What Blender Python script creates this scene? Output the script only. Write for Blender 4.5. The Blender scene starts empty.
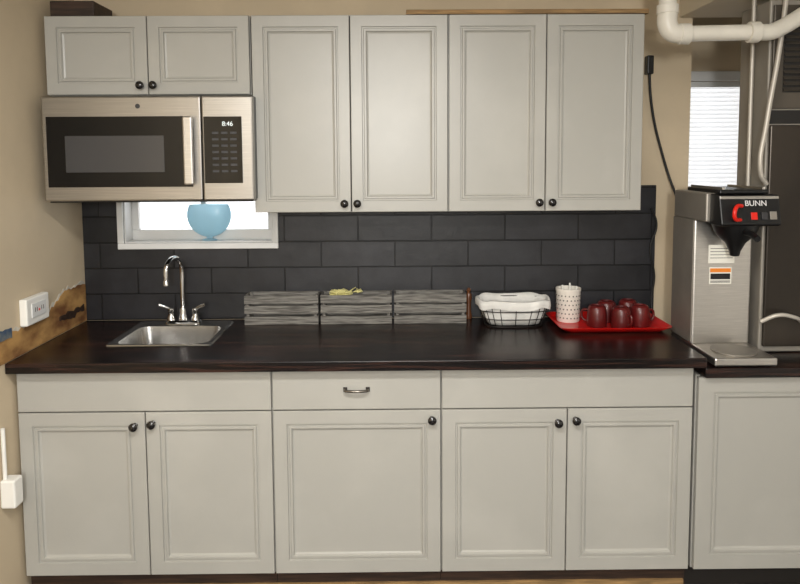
import bpy, bmesh, math, random
from math import sin, cos, pi, radians
from mathutils import Matrix, Vector
random.seed(4)
S = bpy.context.scene
COL = bpy.context.collection
S.view_settings.view_transform = 'Standard'

# ---------------------------------------------------------------- materials
def lin(c):
    return tuple(((v/255)/12.92 if v/255 <= .04045 else ((v/255+.055)/1.055)**2.4) for v in c) + (1,)

def mat(name, rgb, rough=.5, metal=0, noise=0, nscale=8, stretch=(1,1,1), bump=0, bscale=60,
        coat=0, trans=0, emit=0, spec=.5, rgb2=None, ior=1.45, alpha=1):
    m = bpy.data.materials.new(name); m.use_nodes = True
    N = m.node_tree.nodes; L = m.node_tree.links; b = N['Principled BSDF']
    b.inputs['Base Color'].default_value = lin(rgb)
    b.inputs['Roughness'].default_value = rough
    b.inputs['Metallic'].default_value = metal
    b.inputs['Specular IOR Level'].default_value = spec
    b.inputs['Coat Weight'].default_value = coat
    b.inputs['Transmission Weight'].default_value = trans
    b.inputs['IOR'].default_value = ior
    b.inputs['Alpha'].default_value = alpha
    if emit:
        b.inputs['Emission Color'].default_value = lin(rgb); b.inputs['Emission Strength'].default_value = emit
    if noise or bump:
        tc = N.new('ShaderNodeTexCoord'); mp = N.new('ShaderNodeMapping'); mp.inputs['Scale'].default_value = stretch
        L.new(tc.outputs['Object'], mp.inputs['Vector'])
    if noise:
        n = N.new('ShaderNodeTexNoise'); n.inputs['Scale'].default_value = nscale; n.inputs['Detail'].default_value = 6
        L.new(mp.outputs[0], n.inputs['Vector'])
        r = N.new('ShaderNodeValToRGB'); r.color_ramp.elements[0].position = .5-.5*min(noise,1)*.6 if rgb2 is None else .38
        r.color_ramp.elements[1].position = .62 if rgb2 else .75
        c2 = rgb2 if rgb2 else tuple(max(0, v*(1-noise)) for v in rgb)
        r.color_ramp.elements[0].color = lin(c2); r.color_ramp.elements[1].color = lin(rgb)
        L.new(n.outputs[0], r.inputs[0]); L.new(r.outputs[0], b.inputs['Base Color'])
    if bump:
        n2 = N.new('ShaderNodeTexNoise'); n2.inputs['Scale'].default_value = bscale; n2.inputs['Detail'].default_value = 4
        L.new(mp.outputs[0], n2.inputs['Vector'])
        bp = N.new('ShaderNodeBump'); bp.inputs['Strength'].default_value = bump; bp.inputs['Distance'].default_value = .002
        L.new(n2.outputs[0], bp.inputs['Height']); L.new(bp.outputs[0], b.inputs['Normal'])
    return m

M = {}
M['cab'] = mat('cabinet_paint', (175,173,166), .33, noise=.05, nscale=3, bump=.08, bscale=90)
M['gap'] = mat('painted_gap_shade', (34,30,27), .8)  # near-black colour stands in for the shade between doors
M['wall'] = mat('wall_paint', (212,194,165), .75, noise=.07, nscale=2.2, bump=.3, bscale=35)
M['wallf'] = mat('front_wall_paint', (228,226,222), .75, noise=.04, nscale=2.2)
M['ceil'] = mat('ceiling_paint', (228,226,220), .8, noise=.03, nscale=3)
M['soffit'] = mat('soffit_paint', (218,206,182), .8, noise=.05, nscale=3)
M['floor'] = mat('floor_vinyl', (66,58,54), .5, noise=.35, nscale=5, stretch=(1,8,1))
M['white'] = mat('white_paint', (224,224,222), .4, noise=.04, nscale=6)
M['plastic'] = mat('white_plastic', (232,230,224), .35)
M['pvc'] = mat('pvc_pipe', (226,221,209), .35, noise=.06, nscale=9)
M['knob'] = mat('black_knob', (22,20,20), .25, coat=.5)
M['black'] = mat('black_plastic', (18,18,19), .35)
M['cord'] = mat('cord_rubber', (16,16,16), .5)
M['blackglass'] = mat('black_glass', (8,8,9), .08, coat=.2, spec=.35)
M['mwmesh'] = mat('oven_window_mesh', (60,60,62), .22, coat=.4)
M['steel'] = mat('brushed_steel', (216,212,206), .36, metal=1, noise=.10, nscale=14, stretch=(1,1,60), bump=.05, bscale=80)
M['steelh'] = mat('brushed_steel_horizontal', (190,186,180), .34, metal=1, noise=.12, nscale=12, stretch=(.4,.4,40))
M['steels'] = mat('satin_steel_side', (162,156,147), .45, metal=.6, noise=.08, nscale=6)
M['bronze'] = mat('pull_metal', (120,114,106), .25, metal=.9)
M['chrome'] = mat('chrome', (212,212,212), .1, metal=1)
M['sink'] = mat('sink_steel', (216,215,213), .24, metal=1, noise=.08, nscale=20)
M['furn'] = mat('furnace_metal', (112,104,94), .42, metal=.5, noise=.25, nscale=3, stretch=(1,1,.4))
M['furnl'] = mat('furnace_lower_metal', (82,74,66), .32, metal=.6, noise=.35, nscale=2.5, stretch=(1,1,.5))
M['furns'] = mat('furnace_side_metal', (164,158,148), .5, metal=.3, noise=.12, nscale=4)
M['furnd'] = mat('furnace_dark', (30,28,26), .6)
M['conduit'] = mat('conduit_grey', (190,184,174), .4, metal=.3)
M['crate'] = mat('weathered_wood', (130,127,121), .7, rgb2=(76,73,69), noise=.5, nscale=9, stretch=(1.5,6,30), bump=.4, bscale=40)
M['wood'] = mat('raw_wood', (176,140,92), .7, noise=.3, nscale=8, stretch=(1,6,12))
M['brownwood'] = mat('brown_wood', (70,50,38), .6, noise=.4, nscale=8, stretch=(1,6,12))
M['cloth'] = mat('white_liner_cloth', (230,228,223), .9, noise=.08, nscale=14, bump=.5, bscale=70)
M['wire'] = mat('dark_wire', (46,42,40), .4, metal=.7)
M['cream'] = mat('cream_ceramic', (228,223,213), .35)
M['hole'] = mat('dark_hole', (50,42,36), .9)
M['crockhole'] = mat('crock_hole', (116,114,110), .9)
M['tray'] = mat('red_tray_plastic', (214,22,18), .35, coat=.2, noise=.06, nscale=6)
M['cup'] = mat('dark_red_cup', (104,22,22), .35, coat=.15, noise=.2, nscale=8)
M['packet'] = mat('sweetener_packet', (226,218,150), .6)
M['label'] = mat('paper_label', (226,224,214), .6)
M['orange'] = mat('warning_orange', (226,130,40), .6)
M['red'] = mat('red_switch', (214,36,24), .35)
M['led'] = mat('display_digits', (215,225,225), .5, emit=.5)
M['btn'] = mat('button_grey', (52,52,54), .5)
M['txt'] = mat('light_lettering', (220,220,220), .5)
M['torn'] = mat('torn_drywall', (188,146,88), .9, rgb2=(112,72,38), noise=.5, nscale=6, stretch=(1,1,2), bump=.9, bscale=25)
M['tornw'] = mat('torn_plaster_edge', (232,226,212), .9, noise=.2, nscale=12, bump=.9, bscale=30)
M['bluep'] = mat('old_blue_paint', (60,80,104), .8, rgb2=(120,122,116), noise=.4, nscale=18)
M['amber'] = mat('amber_brown', (96,58,34), .3, coat=.4)
M['lamp'] = mat('lamp_diffuser', (255,250,240), .5, emit=4)

def countermat():
    m = bpy.data.materials.new('espresso_wood_counter'); m.use_nodes = True
    N = m.node_tree.nodes; L = m.node_tree.links; b = N['Principled BSDF']
    tc = N.new('ShaderNodeTexCoord'); mp = N.new('ShaderNodeMapping'); mp.inputs['Scale'].default_value = (1.4,16,34)
    n = N.new('ShaderNodeTexNoise'); n.inputs['Scale'].default_value = 2.4; n.inputs['Detail'].default_value = 9; n.inputs['Distortion'].default_value = .4
    r = N.new('ShaderNodeValToRGB'); r.color_ramp.elements[0].color = lin((17,12,12)); r.color_ramp.elements[0].position = .46
    r.color_ramp.elements[1].color = lin((74,46,37)); r.color_ramp.elements[1].position = .76
    L.new(tc.outputs['Object'], mp.inputs[0]); L.new(mp.outputs[0], n.inputs['Vector']); L.new(n.outputs[0], r.inputs[0])
    br = N.new('ShaderNodeTexBrick'); br.inputs['Scale'].default_value = 1; br.inputs['Brick Width'].default_value = .62; br.inputs['Row Height'].default_value = .045
    br.inputs['Mortar Size'].default_value = .0006; br.inputs['Color1'].default_value = (.5,.5,.5,1); br.inputs['Color2'].default_value = (1,1,1,1); br.inputs['Mortar'].default_value = (.35,.35,.35,1)
    L.new(tc.outputs['Object'], br.inputs['Vector'])
    mx = N.new('ShaderNodeMix'); mx.data_type='RGBA'; mx.blend_type='MULTIPLY'; mx.inputs[0].default_value=.8
    L.new(r.outputs[0], mx.inputs[6]); L.new(br.outputs['Color'], mx.inputs[7]); L.new(mx.outputs[2], b.inputs['Base Color'])
    b.inputs['Roughness'].default_value = .27; b.inputs['Specular IOR Level'].default_value = .38
    bp = N.new('ShaderNodeBump'); bp.inputs['Strength'].default_value = .10; bp.inputs['Distance'].default_value = .002
    L.new(n.outputs[0], bp.inputs['Height']); L.new(bp.outputs[0], b.inputs['Normal'])
    return m
M['counter'] = countermat()

def tilemat():
    m = bpy.data.materials.new('charcoal_tile'); m.use_nodes = True
    N = m.node_tree.nodes; L = m.node_tree.links; b = N['Principled BSDF']
    tc = N.new('ShaderNodeTexCoord'); sx = N.new('ShaderNodeSeparateXYZ'); cx = N.new('ShaderNodeCombineXYZ')
    L.new(tc.outputs['Object'], sx.inputs[0])
    ad = N.new('ShaderNodeMath'); ad.operation = 'ADD'; ad.inputs[1].default_value = -.919+.1145*8
    ad2 = N.new('ShaderNodeMath'); ad2.operation = 'ADD'; ad2.inputs[1].default_value = .10
    L.new(sx.outputs['Z'], ad.inputs[0]); L.new(sx.outputs['X'], ad2.inputs[0])
    L.new(ad2.outputs[0], cx.inputs['X']); L.new(ad.outputs[0], cx.inputs['Y'])
    nw = N.new('ShaderNodeTexNoise'); nw.inputs['Scale'].default_value = 9; L.new(tc.outputs['Object'], nw.inputs['Vector'])
    vm = N.new('ShaderNodeVectorMath'); vm.operation='MULTIPLY_ADD'; vm.inputs[1].default_value=(.004,.004,0)
    L.new(nw.outputs['Color'], vm.inputs[0]); L.new(cx.outputs[0], vm.inputs[2])
    br = N.new('ShaderNodeTexBrick'); br.inputs['Scale'].default_value = 1
    br.inputs['Brick Width'].default_value = .325; br.inputs['Row Height'].default_value = .1145
    br.inputs['Mortar Size'].default_value = .0032; br.inputs['Mortar Smooth'].default_value = .5
    br.inputs['Color1'].default_value = lin((36,36,39)); br.inputs['Color2'].default_value = lin((48,48,52)); br.inputs['Mortar'].default_value = lin((14,14,16))
    L.new(vm.outputs[0], br.inputs['Vector'])
    n = N.new('ShaderNodeTexNoise'); n.inputs['Scale'].default_value = 6; n.inputs['Detail'].default_value = 8; n.inputs['Roughness'].default_value = .65
    L.new(tc.outputs['Object'], n.inputs['Vector'])
    mx = N.new('ShaderNodeMix'); mx.data_type = 'RGBA'; mx.blend_type = 'MULTIPLY'; mx.inputs[0].default_value = .8
    L.new(br.outputs['Color'], mx.inputs[6])
    rr = N.new('ShaderNodeValToRGB'); rr.color_ramp.elements[0].color = (.45,.45,.45,1); rr.color_ramp.elements[0].position = .38; rr.color_ramp.elements[1].position = .66
    L.new(n.outputs[0], rr.inputs[0]); L.new(rr.outputs[0], mx.inputs[7]); L.new(mx.outputs[2], b.inputs['Base Color'])
    b.inputs['Roughness'].default_value = .42; b.inputs['Specular IOR Level'].default_value = .4
    inv = N.new('ShaderNodeMath'); inv.operation = 'SUBTRACT'; inv.inputs[0].default_value = 1; L.new(br.outputs['Fac'], inv.inputs[1])
    am = N.new('ShaderNodeMath'); am.operation = 'MULTIPLY_ADD'; am.inputs[1].default_value = .8; L.new(n.outputs[0], am.inputs[0]); L.new(inv.outputs[0], am.inputs[2])
    bp = N.new('ShaderNodeBump'); bp.inputs['Strength'].default_value = .9; bp.inputs['Distance'].default_value = .004
    L.new(am.outputs[0], bp.inputs['Height']); L.new(bp.outputs[0], b.inputs['Normal'])
    return m
M['tile'] = tilemat()

def transmat(name, rgb, fac, rough=.6):
    m = bpy.data.materials.new(name); m.use_nodes = True
    N = m.node_tree.nodes; L = m.node_tree.links; out = N['Material Output']
    d = N['Principled BSDF']; d.inputs['Base Color'].default_value = lin(rgb); d.inputs['Roughness'].default_value = rough
    t = N.new('ShaderNodeBsdfTranslucent'); t.inputs[0].default_value = lin(rgb)
    mx = N.new('ShaderNodeMixShader'); mx.inputs[0].default_value = fac
    L.new(d.outputs[0], mx.inputs[1]); L.new(t.outputs[0], mx.inputs[2]); L.new(mx.outputs[0], out.inputs[0])
    return m
M['blind'] = transmat('blind_slat', (242,242,242), .6)
M['blue'] = transmat('light_blue_glass', (194,226,238), .6, .25)
def glassmat():
    m = bpy.data.materials.new('window_glass'); m.use_nodes = True
    N = m.node_tree.nodes; L = m.node_tree.links; out = N['Material Output']
    g = N.new('ShaderNodeBsdfGlossy'); g.inputs['Roughness'].default_value = .05
    t = N.new('ShaderNodeBsdfTransparent'); mx = N.new('ShaderNodeMixShader'); mx.inputs[0].default_value = .08
    L.new(t.outputs[0], mx.inputs[1]); L.new(g.outputs[0], mx.inputs[2]); L.new(mx.outputs[0], out.inputs[0])
    return m
M['glass'] = glassmat()

# ---------------------------------------------------------------- helpers
def link(o, parent=None):
    COL.objects.link(o)
    if parent: o.parent = parent
    return o
def empty(name, loc=(0,0,0)):
    e = bpy.data.objects.new(name, None); e.empty_display_size = .05; e.location = loc
    return link(e)
def finish(bm, name, m, parent=None, smooth=False, bevel=0, seg=2, auto=False):
    bmesh.ops.recalc_face_normals(bm, faces=bm.faces)
    me = bpy.data.meshes.new(name); bm.to_mesh(me); bm.free()
    me.materials.append(M[m] if isinstance(m, str) else m)
    o = bpy.data.objects.new(name, me); link(o, parent)
    if smooth:
        for p in me.polygons: p.use_smooth = True
    if auto:
        me.set_sharp_from_angle(angle=radians(40))
    if bevel:
        b = o.modifiers.new('bevel', 'BEVEL'); b.width = bevel; b.segments = seg; b.limit_method = 'ANGLE'
    return o
def addbox(bm, x0,x1,y0,y1,z0,z1):
    v = [bm.verts.new(p) for p in ((x0,y0,z0),(x1,y0,z0),(x1,y1,z0),(x0,y1,z0),(x0,y0,z1),(x1,y0,z1),(x1,y1,z1),(x0,y1,z1))]
    for f in ((0,3,2,1),(4,5,6,7),(0,1,5,4),(1,2,6,5),(2,3,7,6),(3,0,4,7)): bm.faces.new([v[i] for i in f])
def box(name, x0,x1,y0,y1,z0,z1, m, parent=None, bevel=0, seg=2):
    bm = bmesh.new(); addbox(bm, x0,x1,y0,y1,z0,z1); return finish(bm, name, m, parent, bevel=bevel, seg=seg)
def boxes(name, L, m, parent=None, bevel=0):
    bm = bmesh.new()
    for b in L: addbox(bm, *b)
    return finish(bm, name, m, parent, bevel=bevel)
def lathe(name, prof, loc, m, parent=None, seg=40, axis='Z', sx=1, sy=1, caps=True):
    bm = bmesh.new(); rings = []
    for r, z in prof:
        ring = []
        for i in range(seg):
            a = 2*pi*i/seg
            p = (r*cos(a)*sx, r*sin(a)*sy, z)
            if axis == 'Y': p = (p[0], -p[2], p[1])
            if axis == 'X': p = (p[2], p[0], p[1])
            ring.append(bm.verts.new((p[0]+loc[0], p[1]+loc[1], p[2]+loc[2])))
        rings.append(ring)
    for a, b in zip(rings[:-1], rings[1:]):
        for i in range(seg): bm.faces.new((a[i], a[(i+1)%seg], b[(i+1)%seg], b[i]))
    bm.faces.new(rings[0][::-1])
    if caps: bm.faces.new(rings[-1])
    bmesh.ops.remove_doubles(bm, verts=bm.verts, dist=1e-5)
    return finish(bm, name, m, parent, smooth=True, auto=True)
def tube(name, pts, r, m, parent=None, smoothc=True, cyclic=False, res=6):
    cu = bpy.data.curves.new(name, 'CURVE'); cu.dimensions = '3D'; cu.bevel_depth = r; cu.bevel_resolution = res; cu.use_fill_caps = True
    if smoothc:
        sp = cu.splines.new('BEZIER'); sp.bezier_points.add(len(pts)-1)
        for bp_, p in zip(sp.bezier_points, pts):
            bp_.co = p; bp_.handle_left_type = bp_.handle_right_type = 'AUTO'
    else:
        sp = cu.splines.new('POLY'); sp.points.add(len(pts)-1)
        for q, p in zip(sp.points, pts): q.co = (*p, 1)
    sp.use_cyclic_u = cyclic
    o = bpy.data.objects.new(name, cu); o.data.materials.append(M[m])
    link(o); bpy.context.view_layer.update()
    me = bpy.data.meshes.new_from_object(o.evaluated_get(bpy.context.evaluated_depsgraph_get()))
    bpy.data.objects.remove(o); o2 = bpy.data.objects.new(name, me)
    for p in me.polygons: p.use_smooth = True
    return link(o2, parent)
def text(name, body, loc, size, m, parent, rot=(pi/2,0,0), ext=.0004):
    cu = bpy.data.curves.new(name, 'FONT'); cu.body = body; cu.size = size; cu.extrude = ext; cu.align_x = 'CENTER'; cu.align_y = 'CENTER'
    cu.materials.append(M[m]); o = bpy.data.objects.new(name, cu); link(o); bpy.context.view_layer.update()
    me = bpy.data.meshes.new_from_object(o.evaluated_get(bpy.context.evaluated_depsgraph_get()))
    bpy.data.objects.remove(o); o2 = bpy.data.objects.new(name, me); o2.location = loc; o2.rotation_euler = rot
    return link(o2, parent)
def door(name, x0,x1,z0,z1,yf, parent, frame=.048, thick=.02, m='cab', flat=False):
    bm = bmesh.new()
    prof = [(0, thick), (0, .002), (.002, 0)]
    if not flat:
        prof += [(frame, 0), (frame+.002, .007), (frame+.007, .007), (frame+.010, .002), (frame+.017, .002), (frame+.020, .010), (frame+.026, .0125)]
    loops = []
    for ins, d in prof:
        loops.append([bm.verts.new((x, yf+d, z)) for x, z in ((x0+ins,z0+ins),(x1-ins,z0+ins),(x1-ins,z1-ins),(x0+ins,z1-ins))])
    for a, b in zip(loops[:-1], loops[1:]):
        for i in range(4): bm.faces.new((a[i], a[(i+1)%4], b[(i+1)%4], b[i]))
    bm.faces.new(loops[0]); bm.faces.new(loops[-1])
    return finish(bm, name, m, parent)
def knob(name, x, z, yf, parent):
    return lathe(name, [(.009,-.001),(.009,.002),(.0055,.004),(.0055,.012),(.012,.016),(.0155,.021),(.0155,.026),(.011,.031),(.002,.033)], (x,yf,z), 'knob', parent, 24, 'Y')

# ---------------------------------------------------------------- room shell
XR = 3.7; YF = -4.6; ZC = 2.44; YB2 = .62
WX0,WX1,WZ0,WZ1 = .17,.822,1.258,1.62
boxes('wall_back', [(-.12,WX0,0,.14,0,ZC),(WX1,2.66,0,.14,0,ZC),(WX0,WX1,0,.14,0,WZ0),(WX0,WX1,0,.14,WZ1,ZC)], 'wall')
box('wall_left', -.12,-.012,YF,0,0,ZC, 'wall')
box('wall_right', XR,XR+.1,YF,YB2+.1,0,ZC, 'wallf')
box('wall_front', -.12,XR+.1,YF-.1,YF,0,ZC, 'wallf')
V = (2.86,3.25,1.25,2.02)
boxes('wall_alcove', [(2.56,V[0],YB2,YB2+.1,0,ZC),(V[1],XR,YB2,YB2+.1,0,ZC),(V[0],V[1],YB2,YB2+.1,0,V[2]),(V[0],V[1],YB2,YB2+.1,V[3],ZC),(2.56,2.66,.14,YB2,0,ZC)], 'wall')
boxes('floor', [(-.12,XR+.1,YF-.1,YB2+.1,-.1,0)], 'floor')
boxes('ceiling', [(-.12,XR+.1,YF-.1,YB2+.1,ZC,ZC+.1)], 'ceil')
box('trim_soffit', 2.60,XR-.002,-.42,-.002,2.225,ZC-.001, 'soffit', bevel=.004)

w = empty('window_1')
fr = .026
boxes('casing', [(WX0-fr,WX1+fr,-.024,-.0105,WZ0-fr,WZ0),(WX0-fr,WX1+fr,-.024,-.0105,WZ1,WZ1+fr),(WX0-fr,WX0,-.024,-.0105,WZ0,WZ1),(WX1,WX1+fr,-.024,-.0105,WZ0,WZ1)], 'white', w, bevel=.003)
boxes('sash', [(WX0+.001,WX1-.001,.07,.10,WZ0+.001,WZ0+.05),(WX0+.001,WX1-.001,.07,.10,WZ1-.04,WZ1-.001),(WX0+.001,WX0+.035,.07,.10,WZ0+.05,WZ1-.04),(WX1-.035,WX1-.001,.07,.10,WZ0+.05,WZ1-.04),((WX0+WX1)/2-.012,(WX0+WX1)/2+.012,.072,.098,WZ0+.05,WZ1-.04)], 'white', w, bevel=.003)
box('glass_pane', WX0+.03,WX1-.03,.083,.087,WZ0+.045,WZ1-.035,'glass', w)
boxes('jamb_liner', [(WX0+.0005,WX0+.006,-.01,.07,WZ0+.006,WZ1-.006),(WX1-.006,WX1-.0005,-.01,.07,WZ0+.006,WZ1-.006),(WX0+.0005,WX1-.0005,-.01,.07,WZ0+.0005,WZ0+.006)], 'white', w)
w2 = empty('window_2')
a,b_,c,d = V
boxes('casing', [(a-.05,b_+.05,YB2-.018,YB2-.001,c-.05,c),(a-.05,b_+.05,YB2-.018,YB2-.001,d,d+.05),(a-.05,a,YB2-.018,YB2-.001,c,d),(b_,b_+.05,YB2-.018,YB2-.001,c,d)], 'white', w2, bevel=.003)
box('glass_pane', a+.002,b_-.002,YB2+.07,YB2+.074,c+.002,d-.002,'glass', w2)
bm = bmesh.new(); z = c+.02
while z < d-.02:
    v = [bm.verts.new(p) for p in ((a+.004,YB2+.012,z-.011),(b_-.004,YB2+.012,z-.011),(b_-.004,YB2+.026,z+.0125),(a+.004,YB2+.026,z+.0125))]
    bm.faces.new(v); z += .0225
finish(bm, 'blind_slats', 'blind', w2)
box('head_rail', a+.003,b_-.003,YB2+.004,YB2+.036,d-.03,d-.002,'white', w2)

boxes('backsplash_tiles', [(-.011,WX0-.001,-.010,-.0005,.915,1.50),(WX1+.001,2.515,-.010,-.0005,.915,1.50),(WX0-.001,WX1+.001,-.010,-.0005,.915,WZ0-.001)], 'tile')

# ---------------------------------------------------------------- base cabinets
YC = -.61
def carcass(p, x0,x1,y0,y1,z0,z1, t=.016, m='cab', front=True):
    L = [(x0,x0+t,y0,y1,z0,z1),(x1-t,x1,y0,y1,z0,z1),(x0+t,x1-t,y0,y1,z0,z0+t),(x0+t,x1-t,y1-t,y1,z0+t,z1)]
    return boxes('carcass', L, m, p)
def base_cab(x0,x1,kind):
    p = empty('base_cabinet', (0,0,0))
    yb = -.588
    carcass(p, x0+.001,x1-.001,yb,-.012,.10,.875)
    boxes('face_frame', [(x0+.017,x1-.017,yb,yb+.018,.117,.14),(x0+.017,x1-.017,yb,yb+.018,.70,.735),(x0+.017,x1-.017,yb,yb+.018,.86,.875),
                         (x0+.017,x0+.04,yb,yb+.018,.14,.86),(x1-.04,x1-.017,yb,yb+.018,.14,.86),((x0+x1)/2-.03,(x0+x1)/2+.03,yb,yb+.018,.14,.70)], 'gap', p)  # frame coloured dark so the door gaps read as shade
    box('toe_kick', x0+.001,x1-.001,-.575,-.56,.001,.099,'brownwood', p)
    g = .003
    door('drawer_front', x0+g,x1-g,.723,.868,YC, p, flat=True)
    if kind == 1:
        door('door_panel', x0+g,x1-g,.106,.718,YC, p)
        knob('door_knob', x1-.034,.687,YC, p)
        xm = (x0+x1)/2
        tube('bar_pull', [(xm-.040,YC+.001,.797),(xm-.040,YC-.016,.797),(xm-.028,YC-.022,.797),(xm+.028,YC-.022,.797),(xm+.040,YC-.016,.797),(xm+.040,YC+.001,.797)], .005,'bronze', p)
        boxes('pull_rosettes', [(xm-.048,xm-.033,YC-.003,YC+.001,.788,.806),(xm+.033,xm+.048,YC-.003,YC+.001,.788,.806)], 'wire', p, bevel=.003)
    else:
        xm = (x0+x1)/2
        door('door_panel_left', x0+g,xm-.002,.106,.718,YC, p)
        door('door_panel_right', xm+.002,x1-g,.106,.718,YC, p)
        knob('door_knob_left', xm-.036,.672,YC, p); knob('door_knob_right', xm+.028,.68,YC, p)
    return p
base_cab(0,.914,2); base_cab(.914,1.524,1); base_cab(1.524,2.438,2)
p = empty('base_cabinet')
carcass(p, 2.452,3.06,-.588,-.02,.10,.833)
boxes('face_frame', [(2.468,3.044,-.588,-.57,.117,.14),(2.468,3.044,-.588,-.57,.80,.833),(2.468,2.50,-.588,-.57,.14,.80),(3.01,3.044,-.588,-.57,.14,.80)], 'gap', p)  # dark frame colour paints the shade around the door
box('toe_kick', 2.453,3.059,-.535,-.52,.001,.099,'gap', p)
door('door_panel', 2.456,3.056,.104,.829,YC,p, frame=.055)
box('trim_1',0.01,2.43,-.585,-.576,.0015,.05,'wood')

# ---------------------------------------------------------------- countertop
SX0,SX1,SY0,SY1 = .262,.640,-.425,-.068
bm = bmesh.new()
xs=[-.010,SX0,SX1,2.463]; ys=[-.655,SY0,SY1,-.011]; zs=(.877,.914)
grid = {}
for k,zv in enumerate(zs):
    for i,xv in enumerate(xs):
        for j,yv in enumerate(ys): grid[i,j,k]=bm.verts.new((xv,yv,zv))
for i in range(3):
    for j in range(3):
        if (i,j)==(1,1): continue
        bm.faces.new([grid[i,j,1],grid[i+1,j,1],grid[i+1,j+1,1],grid[i,j+1,1]])
        bm.faces.new([grid[i,j,0],grid[i,j+1,0],grid[i+1,j+1,0],grid[i+1,j,0]])
for i in range(3):
    for j in (0,3): bm.faces.new([grid[i,j,0],grid[i+1,j,0],grid[i+1,j,1],grid[i,j,1]])
    for j_ in (0,3): bm.faces.new([grid[j_,i,0],grid[j_,i+1,0],grid[j_,i+1,1],grid[j_,i,1]])
for (i0,j0),(i1,j1) in (((1,1),(2,1)),((2,1),(2,2)),((2,2),(1,2)),((1,2),(1,1))):
    bm.faces.new([grid[i0,j0,0],grid[i1,j1,0],grid[i1,j1,1],grid[i0,j0,1]])
finish(bm,'countertop','counter',bevel=.003)
box('countertop', 2.466,3.08,-.64,-.03,.836,.872,'counter',bevel=.003)

# ---------------------------------------------------------------- sink
def rrect(bm, x0,x1,y0,y1,r,z,n=5):
    out=[]
    for cx_,cy_,a0 in ((x1-r,y0+r,-90),(x1-r,y1-r,0),(x0+r,y1-r,90),(x0+r,y0+r,180)):
        for i in range(n+1):
            a=radians(a0+90*i/n); out.append(bm.verts.new((cx_+r*cos(a),cy_+r*sin(a),z)))
    return out
def loft(bm, loops, capend=True):
    for a,b in zip(loops[:-1],loops[1:]):
        n=len(a)
        for i in range(n): bm.faces.new((a[i],a[(i+1)%n],b[(i+1)%n],b[i]))
    if capend: bm.faces.new(loops[-1])
sk = empty('kitchen_sink')
bm = bmesh.new()
X0,X1,Y0,Y1 = .247,.655,-.442,-.052
bx0,bx1,by0,by1 = .275,.627,-.415,-.13
L=[rrect(bm,X0,X1,Y0,Y1,.02,.9145),rrect(bm,X0+.004,X1-.004,Y0+.004,Y1-.004,.018,.919),rrect(bm,bx0-.008,bx1+.008,by0-.008,by1+.008,.045,.9185),
   rrect(bm,bx0,bx1,by0,by1,.045,.914),rrect(bm,bx0+.006,bx1-.006,by0+.006,by1-.006,.045,.86),rrect(bm,bx0+.014,bx1-.014,by0+.014,by1-.014,.05,.79),
   rrect(bm,bx0+.04,bx1-.04,by0+.04,by1-.04,.05,.775)]
loft(bm,L); finish(bm,'basin','sink',sk,smooth=True,auto=True)
lathe('drain', [(.045,.0),(.045,.003),(.034,.004),(.03,.001),(.012,.001),(.01,.006),(.001,.007)], (.451,-.272,.776),'chrome',sk)

fx,fy,fz=.443,-.09,.919
fa=empty('faucet')
bm=bmesh.new()
loft(bm,[rrect(bm,fx-.078,fx+.078,fy-.026,fy+.026,.0255,fz),rrect(bm,fx-.078,fx+.078,fy-.026,fy+.026,.0255,fz+.008),rrect(bm,fx-.072,fx+.072,fy-.02,fy+.02,.0195,fz+.014)])
finish(bm,'deck_plate','chrome',fa,smooth=True,auto=True)
lathe('spout_base',[(.02,0),(.02,.012),(.016,.022),(.014,.05),(.011,.056)],(fx,fy,fz+.012),'chrome',fa)
ang=radians(-108); dx_,dy_=cos(ang),sin(ang)
pts=[(fx,fy,fz+.05),(fx,fy,fz+.17),(fx,fy,fz+.235)]
R_=.055
for i in range(1,11):
    a=pi*i/10*1.02; s_=R_-R_*cos(a); pts.append((fx+dx_*s_,fy+dy_*s_,fz+.235+R_*sin(a)))
ex,ey=pts[-1][0],pts[-1][1]
pts.append((ex,ey,fz+.20))
tube('spout',pts,.0105,'chrome',fa)
lathe('aerator',[(.0125,0),(.0125,.02),(.011,.022)],(ex,ey,fz+.183),'chrome',fa,24)
for s,nm in ((-1,'left'),(1,'right')):
    hx=fx+s*.052
    lathe('handle_base_'+nm,[(.019,0),(.018,.012),(.013,.02),(.012,.036),(.015,.042),(.014,.052),(.006,.058)],(hx,fy,fz+.012),'chrome',fa,28)
    tube('lever_'+nm,[(hx,fy,fz+.06),(hx+s*.02,fy-.006,fz+.072),(hx+s*.048,fy-.014,fz+.084)],.0075,'chrome',fa)

# ---------------------------------------------------------------- wall cabinets
def wall_cab(x0,x1,z0,z1,kz):
    p=empty('wall_cabinet')
    box('carcass',x0+.001,x1-.001,-.309,-.001,z0,z1,'cab',p)
    box('gap_shade_sheet',x0+.004,x1-.004,-.3115,-.3092,z0+.004,z1-.004,'gap',p)  # added dark sheet, paints the shade seen in the door gaps
    xm=(x0+x1)/2
    door('door_panel_left',x0+.003,xm-.002,z0+.002,z1-.003,-.332,p,frame=.043)
    door('door_panel_right',xm+.002,x1-.003,z0+.002,z1-.003,-.332,p,frame=.043)
    knob('door_knob_left',xm-.026,z0+kz,-.332,p); knob('door_knob_right',xm+.024,z0+kz,-.332,p)
wall_cab(.018,.806,1.874,2.178,.036)
wall_cab(.81,1.572,1.413,2.178,.036)
wall_cab(1.572,2.334,1.413,2.178,.036)
box('wood_board',1.41,2.35,-.325,-.05,2.1785,2.196,'wood',bevel=.002)
box('storage_box',.03,.2,-.30,-.12,2.179,2.24,'brownwood',bevel=.004)

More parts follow.
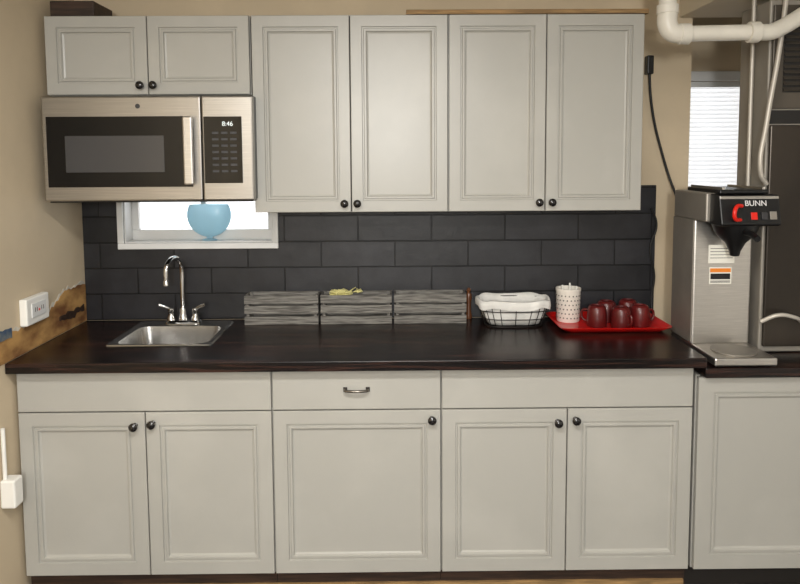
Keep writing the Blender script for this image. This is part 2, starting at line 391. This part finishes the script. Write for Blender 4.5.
# ---------------------------------------------------------------- microwave
mw=empty('microwave')
mx0,mx1,mz0,mz1=.038,.829,1.467,1.862
box('body',mx0+.004,mx1-.004,-.385,-.03,mz0+.004,mz1+.003,'black',mw,bevel=.003)
def prect(name,x0,x1,z0,z1,y0,y1,m,bev=.002): return box(name,x0,x1,y0,y1,z0,z1,m,mw,bevel=bev)
prect('door_steel',mx0,.634,mz0+.002,mz1,-.42,-.386,'steelh',.006)
prect('control_panel_steel',.637,mx1,mz0+.002,mz1,-.42,-.386,'steelh',.006)
prect('door_glass',.056,.600,1.522,1.787,-.4235,-.4195,'blackglass',.001)
prect('viewing_window',.125,.495,1.578,1.715,-.4245,-.4230,'mwmesh',.0005)
prect('control_glass',.645,.788,1.535,1.785,-.4235,-.4195,'blackglass',.001)
prect('handle_bar',.576,.612,1.53,1.785,-.462,-.446,'steel',.006)
boxes('handle_mounts',[(.583,.601,-.448,-.422,1.54,1.565),(.583,.601,-.448,-.422,1.75,1.775)],'steel',mw,bevel=.002)
prect('vent_grille',mx0+.01,mx1-.01,mz0-.004,mz0+.004,-.40,-.10,'black',.001)
text('clock_digits','8:46',(.735,-.4242,1.757),.024,'led',mw)
bl=[]
for r in range(7):
    for c_ in range(3):
        bl.append((.676+c_*.034,.676+c_*.034+.024,-.4243,-.4232,1.72-r*.024,1.728-r*.024))
boxes('buttons',bl,'btn',mw)
lathe('logo_badge',[(.009,0),(.009,.001),(.001,.0015)],(.40,-.4205,1.825),'btn',mw,24,'Y')

# ---------------------------------------------------------------- crates
def crate(x0,x1,y0,y1,z0,h):
    p=empty('wooden_crate'); t=.008; bl=[]
    n=3
    for i in range(n):
        z=z0+i*(h/n)+.004*(i>0); zz=z+h/n*.80
        bl+= [(x0,x1,y0,y0+t,z,zz),(x0,x1,y1-t,y1,z,zz),(x0,x0+t,y0+t,y1-t,z,zz),(x1-t,x1,y0+t,y1-t,z,zz)]
    boxes('slats',bl,'crate',p,bevel=.001)
    cs=[]
    for xx in (x0+t,x1-t-.012):
        for yy in (y0+t,y1-t-.012): cs.append((xx,xx+.012,yy,yy+.012,z0,z0+h-.004))
    boxes('corner_posts',cs,'crate',p); box('bottom',x0+t,x1-t,y0+t,y1-t,z0,z0+.006,'crate',p)
    return p
CT=.9145
crate(.713,1.030,-.118,-.014,CT,.130)
c2=crate(1.040,1.346,-.118,-.014,CT,.130)
crate(1.356,1.667,-.118,-.014,CT,.132)
bm=bmesh.new()
for i in range(30):
    x=random.uniform(1.09,1.21); y=random.uniform(-.095,-.04); z=CT+.116+random.uniform(0,.022)
    mt=Matrix.Translation((x,y,z))@Matrix.Rotation(random.uniform(0,6),4,'Z')@Matrix.Rotation(random.uniform(-.7,.7),4,'X')@Matrix.Diagonal((.04,.022,.003,1))
    bmesh.ops.create_cube(bm,size=1,matrix=mt)
finish(bm,'sugar_packets','packet',c2)

# ---------------------------------------------------------------- basket (rounded rectangle, cloth lined)
bk=empty('wire_basket'); bx,by=1.862,-.140
def sc(t,e=.62):
    c_,s_=cos(t),sin(t)
    return (abs(c_)**e)*(1 if c_>=0 else -1),(abs(s_)**e)*(1 if s_>=0 else -1)
def oval(a,b,z,n=40):
    o=[]
    for i in range(n):
        c_,s_=sc(2*pi*(i+.5)/n); o.append((bx+a*c_,by+b*s_,z))
    return o
tube('rim_wire',oval(.150,.092,CT+.104),.0032,'wire',bk,cyclic=True)
tube('upper_wire',oval(.142,.086,CT+.070),.002,'wire',bk,cyclic=True)
tube('lower_wire',oval(.132,.078,CT+.036),.002,'wire',bk,cyclic=True)
tube('base_wire',oval(.118,.068,CT+.004),.003,'wire',bk,cyclic=True)
for i in range(22):
    c_,s_=sc(2*pi*(i+.5)/22)
    tube('upright_wire_%d'%i,[(bx+.118*c_,by+.068*s_,CT+.004),(bx+.142*c_,by+.086*s_,CT+.070),(bx+.150*c_,by+.092*s_,CT+.104)],.0016,'wire',bk,smoothc=False,res=3)
bm=bmesh.new(); rings=[]
n=88
for (a,b,z,w_) in ((.108,.060,.010,0),(.126,.073,.040,0),(.137,.081,.075,0),(.144,.086,.100,.001),(.149,.092,.118,.003),(.155,.098,.114,.003),(.157,.100,.096,.005),(.155,.098,.082,.006)):
    ring=[]
    for i in range(n):
        t=2*pi*(i+.5)/n; c_,s_=sc(t)
        wv=.002*sin(9*t)
        ring.append(bm.verts.new((bx+(a+wv)*c_,by+(b+wv)*s_,CT+z+w_*sin(6*t+1))))
    rings.append(ring)
bm.faces.new(rings[0][::-1]); loft(bm,rings,False)
finish(bm,'cloth_liner','cloth',bk,smooth=True)

lathe('wooden_pepper_mill',[(.013,0),(.016,.01),(.011,.03),(.010,.07),(.014,.095),(.012,.11),(.007,.118),(.010,.128),(.004,.138)],(1.686,-.03,CT),'amber',None,24)

# ---------------------------------------------------------------- tray, crock and mugs
ty=empty('serving_tray')
bm=bmesh.new(); tx0,tx1,ty0,ty1=2.024,2.482,-.325,-.02
Ls=[]
for ins,z in ((.03,.001),(.012,.014),(0,.023),(-.001,.025),(.004,.0255),(.016,.015),(.030,.0045)):
    Ls.append(rrect(bm,tx0+ins,tx1-ins,ty0+ins,ty1-ins,.035,CT+z,6))
bm.faces.new(Ls[0][::-1]); loft(bm,Ls); finish(bm,'tray_body','tray',ty,smooth=True,auto=True)
TZ=CT+.0052
cr=empty('utensil_crock'); ux,uy=2.108,-.105
lathe('pot',[(.046,0),(.049,.004),(.052,.130),(.054,.134),(.054,.144),(.050,.144),(.047,.130),(.044,.01),(.001,.01)],(ux,uy,TZ),'cream',cr)
bm=bmesh.new()
for r in range(6):
    for k in range(20):
        a=2*pi*(k+.5*(r%2))/20; rr=.0493+.0005*r
        mt=Matrix.Translation((ux+rr*cos(a),uy+rr*sin(a),TZ+.02+r*.019))@Matrix.Rotation(a,4,'Z')@Matrix.Rotation(pi/2,4,'Y')
        bmesh.ops.create_cone(bm,cap_ends=True,segments=10,radius1=.0032,radius2=.0032,depth=.003,matrix=mt)
finish(bm,'perforations','crockhole',cr)
for i,(dx,dy,h) in enumerate(((-.02,0,.156),(.01,.02,.16),(.025,-.01,.153),(0,-.02,.158))):
    tube('stirrer_%d'%i,[(ux+dx*.6,uy+dy*.6,TZ+.012),(ux+dx*1.3,uy+dy*1.3,TZ+h)],.004,'plastic',cr,False)
def cup(x,y,ha):
    p=empty('coffee_mug')
    H=.088
    lathe('mug_body',[(.040,0),(.041,.004),(.041,.03),(.040,H*.6),(.037,H-.010),(.032,H-.003),(.028,H),(.024,H),(.022,H-.004),(.001,H-.005)],(x,y,TZ),'cup',p,32)
    c_,s_=cos(ha),sin(ha)
    tube('mug_handle',[(x+c_*.038,y+s_*.038,TZ+.065),(x+c_*.058,y+s_*.058,TZ+.062),(x+c_*.064,y+s_*.064,TZ+.042),(x+c_*.056,y+s_*.056,TZ+.022),(x+c_*.039,y+s_*.039,TZ+.018)],.005,'cup',p)
    return p
for x,y,ha in ((2.205,-.20,2.6),(2.295,-.235,-1.2),(2.272,-.115,1.9),(2.385,-.20,.2),(2.37,-.095,.9)): cup(x,y,ha)

# ---------------------------------------------------------------- blue bowl on the sill (thin single wall)
gb=empty('glass_bowl')
prof=[(.032,0),(.034,.004),(.014,.010),(.013,.018)]
for i in range(1,12):
    a=-pi/2+(pi/2+.5)*i/11
    prof.append((.098*cos(a),.114+.098*sin(a)))
lathe('bowl',prof,(.535,.026,WZ0+.0062),'blue',gb,40,sy=.40,caps=False)

# ---------------------------------------------------------------- left wall items
op=empty('wall_outlet')
bm=bmesh.new(); addbox(bm,-.0115,.018,-.545,-.385,1.018,1.118); finish(bm,'cover_box','plastic',op,bevel=.005)
box('receptacle_face',.0175,.0215,-.515,-.415,1.043,1.096,'white',op,bevel=.003)
boxes('slots',[(.0210,.0222,-.495,-.492,1.063,1.079),(.0210,.0222,-.482,-.479,1.063,1.079),(.0210,.0222,-.45,-.447,1.063,1.079),(.0210,.0222,-.437,-.434,1.063,1.079)],'hole',op)
box('test_button',.021,.0228,-.47,-.462,1.063,1.071,'red',op)
def ragged(name,m,x0,t,lo):
    bm=bmesh.new()
    fr=[[bm.verts.new((x0+t,y,zb)),bm.verts.new((x0+t,y,zt)),bm.verts.new((x0,y,zb)),bm.verts.new((x0,y,zt))] for y,zb,zt in lo]
    for a,b in zip(fr[:-1],fr[1:]):
        bm.faces.new((a[0],b[0],b[1],a[1])); bm.faces.new((a[2],a[3],b[3],b[2])); bm.faces.new((a[1],b[1],b[3],a[3])); bm.faces.new((a[0],a[2],b[2],b[0]))
    bm.faces.new((fr[0][0],fr[0][1],fr[0][3],fr[0][2])); f=fr[-1]; bm.faces.new((f[0],f[2],f[3],f[1]))
    return finish(bm,name,m)
def prof_(y): return 1.005 if y<-.38 else (1.005+(y+.38)*.40 if y<-.2 else 1.077)
ragged('trim_2','torn',-.0118,.004,[(-.84+.825*i/44,.916,prof_(-.84+.825*i/44)+.012*random.random()) for i in range(45)])
ragged('trim_3','tornw',-.0119,.002,[(-.86+.845*i/44,.93,prof_(-.86+.845*i/44)+.006+.020*random.random()) for i in range(45)])
ragged('trim_4','bluep',-.0075,.003,[(-.86+.018*i,.995+.006*random.random(),1.030+.012*random.random()) for i in range(15)])
ragged('trim_5','brownwood',-.0077,.004,[(-.26+.018*i,.955+.02*random.random(),.985+.012*random.random()) for i in range(13)])
jb=empty('junction_box')
box('box_body',-.0115,.04,-.72,-.665,.42,.52,'plastic',jb,bevel=.006)
tube('conduit',[(-.002,-.70,.43),(-.002,-.70,.70)],.007,'plastic',jb,False)

# ---------------------------------------------------------------- pvc pipe (runs in front of the furnace)
pv=empty('drain_pipe')
zp=2.062; yp=-.535; px=2.338
tube('vertical_run',[(px,yp,zp+.04),(px,yp,2.435)],.030,'pvc',pv,False)
tube('elbow',[(px,yp,zp+.075),(px+.002,yp,zp+.03),(px+.02,yp,zp+.006),(px+.053,yp,zp)],.034,'pvc',pv)
tube('horizontal_run',[(px+.03,yp,zp),(2.70,yp,zp+.006)],.028,'pvc',pv,False)
lathe('collar_a',[(.035,0),(.037,.002),(.037,.035),(.035,.037)],(px+.043,yp,zp),'pvc',pv,32,'X')
lathe('collar_b',[(.035,0),(.037,.002),(.037,.035),(.035,.037)],(2.63,yp,zp+.005),'pvc',pv,32,'X')
lathe('collar_c',[(.035,0),(.037,.002),(.037,.03),(.035,.032)],(px,yp,zp+.07),'pvc',pv,32)
tube('sloping_run',[(2.66,yp,zp+.005),(2.71,yp,zp+.006),(2.75,yp,zp+.022),(2.84,yp,zp+.075),(3.2,yp,zp+.28)],.029,'pvc',pv)

# ---------------------------------------------------------------- furnace
fu=empty('furnace')
FX0=2.752; FY=-.45
box('cabinet_body',FX0,3.45,FY,-.24,.875,2.2,'furns',fu,bevel=.006)
box('upper_front_panel',FX0+.01,3.43,FY-.012,FY-.0005,1.80,2.18,'furn',fu,bevel=.004)
box('lower_front_panel',FX0+.01,3.43,FY-.016,FY-.0005,.90,1.74,'furnl',fu,bevel=.004)
box('seam_recess',FX0+.01,3.44,FY-.004,FY+.001,1.745,1.795,'furnd',fu)
boxes('vent_recess',[(FX0+.05,FX0+.24,FY-.0135,FY-.0118,1.86,2.14)],'furnd',fu)
bm=bmesh.new()
for i in range(13):
    z=1.865+i*.0212
    v=[bm.verts.new(q) for q in ((FX0+.05,FY-.013,z+.012),(FX0+.24,FY-.013,z+.012),(FX0+.24,FY-.024,z),(FX0+.05,FY-.024,z))]; bm.faces.new(v)
o=finish(bm,'louvres','furn',fu); sm=o.modifiers.new('s','SOLIDIFY'); sm.thickness=.002
tube('conduit_run',[(2.80,-.485,2.3),(2.77,-.485,2.0),(2.735,-.485,1.75),(2.72,-.485,1.56),(2.75,-.47,1.52)],.009,'conduit',fu)
tube('conduit_run_b',[(2.738,-.36,2.22),(2.738,-.36,1.9),(2.738,-.36,1.0)],.008,'conduit',fu,False)
tube('gas_line',[(2.745,-.475,1.0),(2.80,-.50,1.03),(2.86,-.50,1.02),(2.90,-.47,1.0)],.008,'conduit',fu)

# ---------------------------------------------------------------- coffee brewer
cb=empty('coffee_brewer')
BX0,BX1=2.497,2.722; BZ=.878
boxes('feet',[(BX0+.015,BX0+.035,-.62,-.60,.8722,BZ+.002),(BX1-.035,BX1-.015,-.62,-.60,.8722,BZ+.002),(BX0+.015,BX0+.035,-.28,-.26,.8722,BZ+.002),(BX1-.035,BX1-.015,-.28,-.26,.8722,BZ+.002)],'black',cb)
box('base_plate',BX0,BX1,-.64,-.25,BZ,BZ+.03,'steel',cb,bevel=.006)
lathe('warmer_plate',[(.078,0),(.08,.003),(.08,.006),(.07,.008),(.001,.008)],((BX0+BX1)/2,-.545,BZ+.029),'steels',cb)
box('column',BX0,BX1-.004,-.445,-.25,BZ+.028,1.385,'steel',cb,bevel=.006)
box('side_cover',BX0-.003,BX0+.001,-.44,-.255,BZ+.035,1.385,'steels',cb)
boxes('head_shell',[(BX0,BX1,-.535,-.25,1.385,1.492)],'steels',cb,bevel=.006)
bm=bmesh.new()
DY=.022
pr=[(-.555+DY,1.490),(-.625+DY,1.486),(-.650+DY,1.385),(-.64+DY,1.378),(-.555+DY,1.378)]
L=[[bm.verts.new((x,y,z)) for y,z in pr] for x in (BX0+.014,BX1+.002)]
loft(bm,L); bm.faces.new(L[0][::-1]); finish(bm,'front_fascia','black',cb,bevel=.004)
box('top_lid',BX0+.03,BX1-.02,-.575,-.30,1.490,1.506,'black',cb,bevel=.004)
boxes('top_warmer_rails',[(BX0+.04,BX0+.05,-.57,-.31,1.5055,1.514),(BX1-.04,BX1-.03,-.57,-.31,1.5055,1.514)],'steel',cb)
text('fascia_lettering','BUNN',(BX0+.140,-.6345+DY,1.458),.028,'txt',cb,rot=(pi/2-.236,0,0),ext=.001)
def fsc(name,x0,x1,z0,z1,m,out=.004):
    y=lambda z:-.625+DY-(1.486-z)*(.025/.101)
    bm=bmesh.new(); vs=[]
    for o_ in (.002,-out):
        vs.append([bm.verts.new((x,y(z)+o_,z)) for x,z in ((x0,z0),(x1,z0),(x1,z1),(x0,z1))])
    loft(bm,vs); bm.faces.new(vs[0][::-1]); return finish(bm,name,m,cb,bevel=.001)
fsc('red_rocker_switch',BX0+.120,BX0+.142,1.402,1.427,'red')
fsc('rocker_switch',BX0+.158,BX0+.178,1.402,1.427,'btn')
fsc('indicator_panel',BX0+.188,BX0+.212,1.402,1.43,'steels',.002)
fsc('steel_trim',BX0+.016,BX1,1.474,1.484,'steel',.001)
tube('red_handle',[(BX0+.085,-.64+DY,1.40),(BX0+.055,-.662+DY,1.408),(BX0+.05,-.667+DY,1.43),(BX0+.065,-.655+DY,1.450),(BX0+.088,-.64+DY,1.45)],.007,'red',cb)
lathe('brew_funnel',[(.012,-.12),(.016,-.118),(.02,-.10),(.035,-.07),(.070,-.035),(.080,-.008),(.082,0)],((BX0+BX1)/2,-.53,1.379),'black',cb)
tube('funnel_handle',[((BX0+BX1)/2,-.60,1.355),((BX0+BX1)/2,-.645,1.352),((BX0+BX1)/2,-.685,1.34)],.011,'black',cb)
box('white_label',BX0+.055,BX0+.155,-.4465,-.4455,1.22,1.29,'label',cb)
box('warning_label',BX0+.06,BX0+.145,-.4465,-.4455,1.14,1.205,'label',cb)
box('warning_band',BX0+.063,BX0+.142,-.4472,-.4464,1.185,1.20,'orange',cb)
boxes('label_print',[(BX0+.065,BX0+.140,-.4472,-.4464,1.150-.0045*i,1.1525-.0045*i) for i in range(2)]+[(BX0+.062,BX0+.148,-.4472,-.4464,1.275-.012*i,1.277-.012*i) for i in range(4)],'btn',cb)
box('warning_graphic',BX0+.065,BX0+.140,-.4472,-.4464,1.158,1.180,'black',cb)

# ---------------------------------------------------------------- cords
pc=empty('power_cord')
box('plug',2.452,2.48,-.045,-.002,1.98,2.06,'black',pc,bevel=.005)
tube('cable',[(2.466,-.03,1.985),(2.474,-.025,1.90),(2.495,-.02,1.78),(2.53,-.02,1.65),(2.565,-.03,1.53),(2.585,-.06,1.45),(2.59,-.12,1.35),(2.59,-.22,1.3)],.0055,'cord',pc)
pc2=empty('power_cord')
tube('cable',[(2.49,-.02,1.40),(2.515,-.022,1.33),(2.49,-.022,1.22),(2.51,-.022,1.10),(2.50,-.022,.98),(2.505,-.04,.922)],.005,'cord',pc2)

# ---------------------------------------------------------------- lights
def area(name,loc,rot,sx,sy,power,color,parent=None):
    l=bpy.data.lights.new(name,'AREA'); l.shape='RECTANGLE'; l.size=sx; l.size_y=sy; l.energy=power; l.color=color
    o=bpy.data.objects.new(name,l); o.location=loc; o.rotation_euler=rot; return link(o,parent)
def ceiling_light(x,y,pw):
    p=empty('ceiling_light')
    box('housing',x-.62,x+.62,y-.16,y+.16,2.40,2.439,'white',p,bevel=.005)
    box('diffuser',x-.59,x+.59,y-.13,y+.13,2.388,2.40,'lamp',p,bevel=.004)
    area('tube_lamp',(x,y,2.38),(0,0,0),1.15,.24,pw,(1,.98,.945),p)
ceiling_light(1.2,-2.2,42)
ceiling_light(1.4,-3.7,42)
pl=empty('added_highlight_lamp')  # unseen lamp and box, added for the highlight on a wall cabinet door
box('added_highlight_box',1.15,1.47,YF+.001,YF+.05,1.68,2.06,'white',pl)
area('added_highlight_area',(1.31,YF+.06,1.87),(pi/2,0,0),.26,.32,58,(1,.99,.96),pl)

wd=bpy.data.worlds.new('overcast_sky'); S.world=wd; wd.use_nodes=True
bg=wd.node_tree.nodes['Background']; bg.inputs[0].default_value=(.95,.97,1,1); bg.inputs[1].default_value=2.4

# ---------------------------------------------------------------- camera
q=[1.3585,-3.0096,1.6259,.0086,.0792,-.0058,682.76,212.13]
f=Vector((sin(q[3])*cos(q[4]),cos(q[3])*cos(q[4]),-sin(q[4]))); r0=Vector((cos(q[3]),-sin(q[3]),0)); u0=r0.cross(f)
r=cos(q[5])*r0+sin(q[5])*u0; u=-sin(q[5])*r0+cos(q[5])*u0
cam=bpy.data.cameras.new('camera'); co=bpy.data.objects.new('camera',cam); link(co)
co.matrix_world=Matrix([[r[i],u[i],-f[i],q[i]] for i in range(3)]+[[0,0,0,1]])
cam.sensor_width=36; cam.lens=q[6]/800*36; cam.shift_y=(q[7]-292)/800; cam.clip_start=.05
S.camera=co
